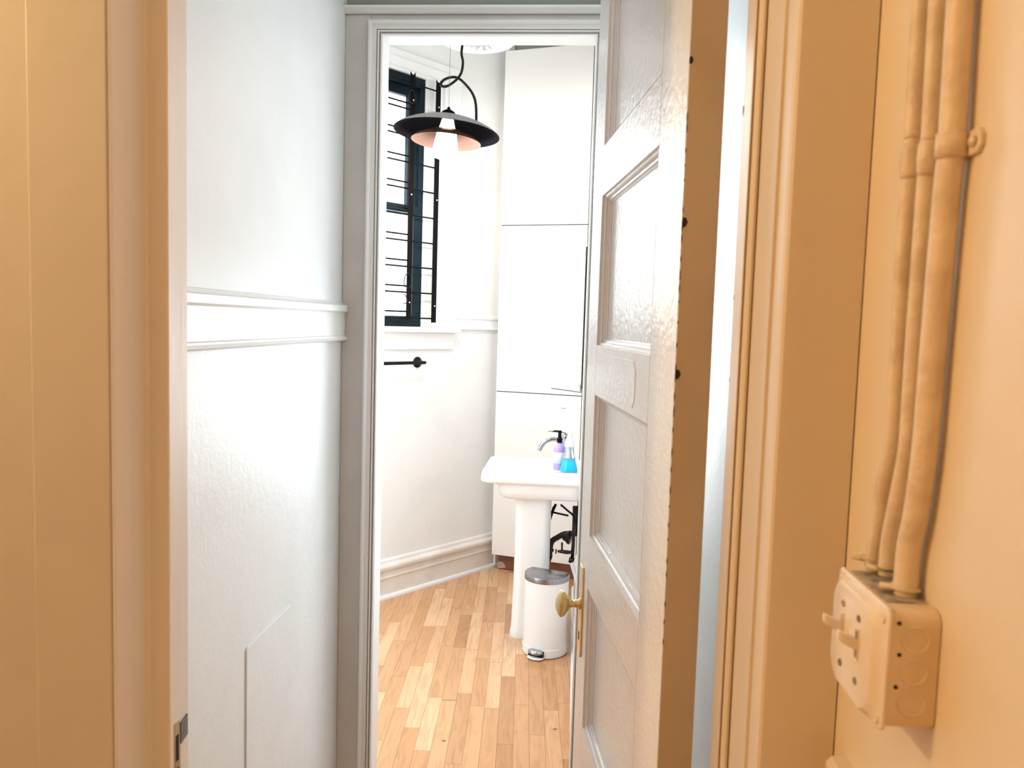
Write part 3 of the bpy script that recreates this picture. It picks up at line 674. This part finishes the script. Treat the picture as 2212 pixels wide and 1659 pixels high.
# faucet (sits on the sink, a thing of its own)
FX, FY = -.020, 3.765
fa = thing('faucet', (FX, FY, SZ), 'chrome arched faucet on the back of the pedestal sink', 'faucet')
part(MB().lathe([(.024, .0005), (.024, .006), (.018, .010), (.0165, .03), (.0165, .135), (.019, .140), (.019, .150), (.010, .156), (.0005, .157)], 28, Matrix.Translation((FX, FY, SZ))), 'body', 'chrome', fa, smooth=True)
spx = [(FX-.008, FY, SZ+.112), (FX-.050, FY, SZ+.126), (FX-.085, FY, SZ+.120), (FX-.110, FY, SZ+.100), (FX-.126, FY, SZ+.070)]
part(MB().tube(catmull(spx, 6), .0115, 16), 'spout', 'chrome', fa, smooth=True)
part(MB().loft([[(FX+.014, FY+.008*a_, SZ+.158), (FX+.014, FY-.008*a_, SZ+.158), (FX+.014, FY-.008*a_, SZ+.163), (FX+.014, FY+.008*a_, SZ+.163)] for a_ in (1,)] + [[(FX-.085, FY+.006, SZ+.163), (FX-.085, FY-.006, SZ+.163), (FX-.085, FY-.006, SZ+.168), (FX-.085, FY+.006, SZ+.168)]]), 'lever', 'chrome', fa, bevel=.001)

# soap bottles
b1 = Vector((-.048, 3.672, SZ+.0005))
so = thing('soap_bottle', b1, 'lilac soap bottle with a white label and black pump on the sink', 'soap bottle')
tm = Matrix.Translation(b1)
def oval(prof, ex, tm): return MB().loft([[tm @ Vector((r_*ex*math.cos(2*PI*k/32), r_*math.sin(2*PI*k/32), z_)) for k in range(32)] for r_, z_ in prof])
part(oval([(.024, 0), (.027, .004), (.027, .085), (.026, .098), (.021, .110), (.013, .118), (.0105, .120), (.0105, .126)], 1.0, tm), 'bottle_body', 'purple', so, smooth=True)
part(MB().lathe([(.0273, .030), (.0276, .030), (.0276, .082), (.0273, .082)], 32, tm), 'paper_label', 'labelw', so, smooth=True)
part(MB().lathe([(.0276, .034), (.0279, .034), (.0279, .038), (.0276, .038)], 10, tm), 'label_mark', 'purple', so)
o = part(MB().lathe([(.0005, .126), (.0125, .126), (.0125, .146), (.0085, .150), (.0075, .170), (.009, .172), (.009, .182), (.0005, .184)], 20, tm), 'pump', 'black', so); o['label'] = 'black pump head'
part(MB().tube([tm @ Vector((-.004, 0, .178)), tm @ Vector((-.024, 0, .180)), tm @ Vector((-.034, 0, .175))], [.004, .0035, .003], 10), 'pump_nozzle', 'black', so, smooth=True)
b2 = Vector((.000, 3.622, SZ+.0005))
s2 = thing('foam_soap_bottle', b2, 'clear flask bottle of turquoise soap with a white pump on the sink', 'soap bottle')
tm = Matrix.Translation(b2)
part(MB().lathe([(.0005, .0015), (.040, .0015), (.0415, .006), (.038, .022), (.0285, .056), (.0285, .0575), (.0005, .0575)], 32, tm), 'liquid_soap', 'teal', s2, smooth=True)
part(MB().lathe([(.0296, .0565), (.0298, .058), (.022, .085), (.0205, .105), (.0205, .118)], 32, tm), 'flask', 'clearp', s2, smooth=True)
o = part(MB().lathe([(.0005, .117), (.0225, .117), (.0225, .140), (.019, .150), (.012, .158), (.012, .176), (.018, .178), (.018, .196), (.0005, .198)], 24, tm), 'foam_pump', 'whitep', s2); o['label'] = 'white foaming pump'
part(MB().tube([tm @ Vector((0, 0, .115)), tm @ Vector((.001, 0, .02))], .0025, 8), 'dip_tube', 'whitep', s2)

# mirror cabinet edge and glass shelf on sink wall
mr = thing('wall_mirror', (SX, 3.60, 1.22), 'wall mirror with a thin black edge on the sink wall, seen from the side', 'mirror')
mz0, mz1 = 1.225, 1.835
part(MB().box((SX-.016, 3.44, mz0+.01), (SX-.0005, 4.00, mz1-.01)), 'backing', 'canw', mr)
part(MB().box((SX-.032, 3.42, mz0), (SX-.0162, 4.02, mz1)), 'frame', 'mirrorf', mr, bevel=.001)
part(MB().box((SX-.0332, 3.428, mz0+.008), (SX-.0321, 4.012, mz1-.008)), 'mirror_glass', 'mirror', mr)
sh = thing('glass_shelf', (SX, 3.5, 1.205), 'small glass shelf under the wall mirror', 'shelf')
part(MB().prism([(SX-.001, 3.40, 1.205), (SX-.02, 3.40, 1.205), (SX-.165, 3.58, 1.205), (SX-.165, 3.86, 1.205), (SX-.001, 3.98, 1.205)], (0, 0, .006)), 'shelf_glass', 'clearp', sh, bevel=.001)

# plumbing under sink
def sp_(px, py, y=3.80): return oy(px, py, y)
tp = thing('drain_trap', sp_(1220, 1160), 'dark bronze drain pipe curving from the wall behind the pedestal', 'drain pipe')
part(MB().tube(catmull([(SX-.004, 3.80, sp_(1236, 1152).z), sp_(1222, 1153), sp_(1206, 1160), sp_(1192, 1170), sp_(1188, 1188), sp_(1187, 1205)], 6), .014, 14), 'pipe', 'pipe', tp, smooth=True)
esc = sp_(1224, 1160, 3.79)
part(MB().lathe([(.010, .0), (.017, .004), (.022, .018), (.031, .026), (.034, .033), (.034, .037), (.010, .038)], 28, Matrix.Translation((esc.x-.02, 3.795, esc.z)) @ Matrix.Rotation(PI/2, 4, 'Y') @ Matrix.Rotation(.3, 4, 'X')), 'escutcheon', 'pipe', tp, smooth=True)
part(MB().lathe([(.015, -.006), (.019, -.006), (.019, .006), (.015, .006)], 20, Matrix.Translation(sp_(1188, 1188))), 'slip_nut', 'pipe', tp, smooth=True)
part(MB().tube([sp_(1187, 1200), sp_(1184, 1216)], [.016, .010], 12), 'cup', 'pipe', tp, smooth=True)
sv = thing('supply_pipe', (SX-.03, 3.74, .3), 'dark riser pipe with a shut-off valve beside the drain pipe', 'supply pipe')
part(MB().tube([sp_(1241, 1093, 3.74), sp_(1240, 1130, 3.74), sp_(1238, 1180, 3.74), sp_(1236, 1208, 3.74)], .0085, 12), 'riser', 'pipe', sv, smooth=True)
part(MB().tube([sp_(1246, 1093, 3.76), sp_(1246, 1150, 3.76)], .006, 10), 'second_riser', 'pipe', sv, smooth=True)
part(MB().tube(catmull([sp_(1211, 1090, 3.73), sp_(1225, 1102, 3.73), sp_(1239, 1115, 3.73), sp_(1241, 1130, 3.73)], 5), .005, 8), 'braided_hose', 'cord', sv, smooth=True)
part(MB().tube([sp_(1236, 1205, 3.73), sp_(1233, 1215, 3.73)], .013, 12), 'fitting', 'pipe', sv, smooth=True)
o = part(MB().tube(catmull([sp_(1234, 1213, 3.73), sp_(1238, 1228, 3.71), sp_(1243, 1245, 3.69), sp_(1246, 1262, 3.67)], 5), .0095, 12), 'white_pipe', 'pipew', sv, smooth=True); o['label'] = 'white painted lower pipe'
o = part(MB().tube([sp_(1204, 1191, 3.70), sp_(1212, 1191, 3.70), sp_(1224, 1193, 3.71), sp_(1236, 1193, 3.73)], [.005, .009, .010, .007], 12), 'shutoff_valve', 'pipe', sv, smooth=True)
part(MB().lathe([(.0005, -.003), (.012, -.003), (.012, .003), (.0005, .003)], 16, Matrix.Translation(sp_(1201, 1191, 3.70)) @ Matrix.Rotation(PI/2, 4, 'Y')), 'valve_handle', 'pipe', sv)
part(MB().tube([sp_(1214, 1190, 3.70), sp_(1214, 1172, 3.72)], .0048, 8), 'valve_stem', 'pipe', sv, smooth=True)
lr = thing('drain_linkage', sp_(1193, 1105, 3.78), 'black pop-up drain linkage rods under the basin', 'drain linkage')
part(MB().tube([sp_(1201, 1089, 3.80), sp_(1196, 1098, 3.80), sp_(1193, 1107, 3.80), sp_(1187, 1130, 3.80)], [.006, .008, .006, .0035], 8), 'strap', 'cord', lr, smooth=True)
part(MB().tube([sp_(1187, 1105, 3.79), sp_(1228, 1114, 3.79)], .0048, 8), 'pivot_rod', 'cord', lr, smooth=True)

# ------------------------------------------------------------------ pedal trash can
bc = Vector((-.082, 3.525, 0)); TA = math.atan2(-.94, -.35)
can = thing('trash_can', bc, 'white pedal trash can with a steel lid in front of the pedestal', 'trash can')
def dshape(r, z, sc=1.0):
    pts = []
    # D shape: round front toward TA, flattened back
    for k in range(40):
        a_ = 2*PI*k/40; x = math.cos(a_)*r; y = math.sin(a_)*r
        x = max(x, -.45*r) if x < 0 else x
        if x <= -.45*r + 1e-6: y = max(-r*.90, min(r*.90, y*1.0))
        ca, sa = math.cos(TA), math.sin(TA)
        pts.append((bc.x + (x*1.0)*ca - y*sa, bc.y + x*sa + y*ca, z))
    return pts
part(MB().loft([dshape(.101, 0.003), dshape(.1035, .006), dshape(.1035, .040), dshape(.1015, .0415)]), 'base_ring', 'canw', can)
o = part(MB().loft([dshape(.1005, .0418), dshape(.1005, .342)]), 'body', 'canw', can); smooth_by_angle(o, 40)
o = part(MB().loft([dshape(.1025, .3425), dshape(.1030, .345), dshape(.1030, .364), dshape(.1015, .3675), dshape(.097, .3685)]), 'lid', 'steel', can); o['label'] = 'brushed steel lid'; smooth_by_angle(o, 40)
ca, sa = math.cos(TA), math.sin(TA)
def cl(x, y, z): return (bc.x + x*ca - y*sa, bc.y + x*sa + y*ca, z)
part(MB().prism([cl(.094, -.036, .004), cl(.110, -.036, .004), cl(.110, .036, .004), cl(.094, .036, .004)], (0, 0, .034)), 'pedal_recess', 'blackhole', can, bevel=.002)
pm = Matrix(((ca, -sa, 0, bc.x), (sa, ca, 0, bc.y), (0, 0, 1, 0), (0, 0, 0, 1)))
el = lambda x0, rx, ry, z: [pm @ Vector((x0+rx*math.cos(2*PI*k/28), ry*math.sin(2*PI*k/28), z)) for k in range(28)]
o = part(MB().loft([el(.108, .022, .031, .027), el(.108, .026, .036, .030), el(.106, .024, .034, .040), el(.104, .012, .022, .044)]), 'pedal', 'chrome', can, smooth=True); o['label'] = 'shiny oval pedal'
part(MB().loft([el(.106, .026, .037, .0045), el(.106, .030, .040, .008), el(.106, .026, .037, .012)]), 'pedal_lip', 'canw', can, smooth=True)

# ------------------------------------------------------------------ lights
wd = bpy.data.worlds.new('daylight'); SC.world = wd; wd.use_nodes = True
bg = wd.node_tree.nodes['Background']; bg.inputs[0].default_value = (.86, .94, 1, 1); bg.inputs[1].default_value = 3.0
def area(name, loc, d, sx, sy, power, col, spread=None):
    l = bpy.data.lights.new(name, 'AREA'); l.shape = 'RECTANGLE'; l.size = sx; l.size_y = sy; l.energy = power; l.color = col
    if spread: l.spread = math.radians(spread)
    o = bpy.data.objects.new(name, l); COL.objects.link(o); o.location = loc
    o.rotation_euler = Vector(d).to_track_quat('-Z', 'Z').to_euler(); return o
wc = wp((WU0+WU1)/2, (WZ0+WZ1)/2, -.16)
area('window_daylight', wc, NW, .85, 1.35, 17, (.90, .96, 1.0))
area('bathroom_fill', (-1.30, 2.60, 1.7), (.8, .75, -.15), .9, 1.3, 15, (.93, .97, 1.0))   # added fill for the bathroom, no window stands there
pl = bpy.data.lights.new('pendant_bulb', 'POINT'); pl.energy = 26; pl.color = (1, .93, .86); pl.shadow_soft_size = .05
po = bpy.data.objects.new('pendant_bulb', pl); COL.objects.link(po); po.location = lc + Vector((0, 0, -.17))
area('sink_wall_fill', (.045, 2.72, 1.32), (-1, -.50, -.14), .5, 1.15, 25, (.82, .93, 1.0))  # unseen fill added to brighten the lobby's left wall, no fixture
area('lobby_ceiling_fill', (-.1, 1.45, CZ-.02), (0, 0, -1), .25, .25, 1.9, (.80, .92, 1.0))  # overhead fill added for the lobby, without a fixture
area('lobby_side_fill', (.22, 2.05, 1.45), (.22, -1, 0), .12, 1.5, 5.5, (.90, .97, 1.0))  # fill added behind the open door to lift the right wall
hl = bpy.data.lights.new('hall_lamp', 'POINT'); hl.energy = 45; hl.color = (1, .70, .37); hl.shadow_soft_size = .04
ho = bpy.data.objects.new('hall_lamp', hl); COL.objects.link(ho); ho.location = (-1.60, .48, 2.25)
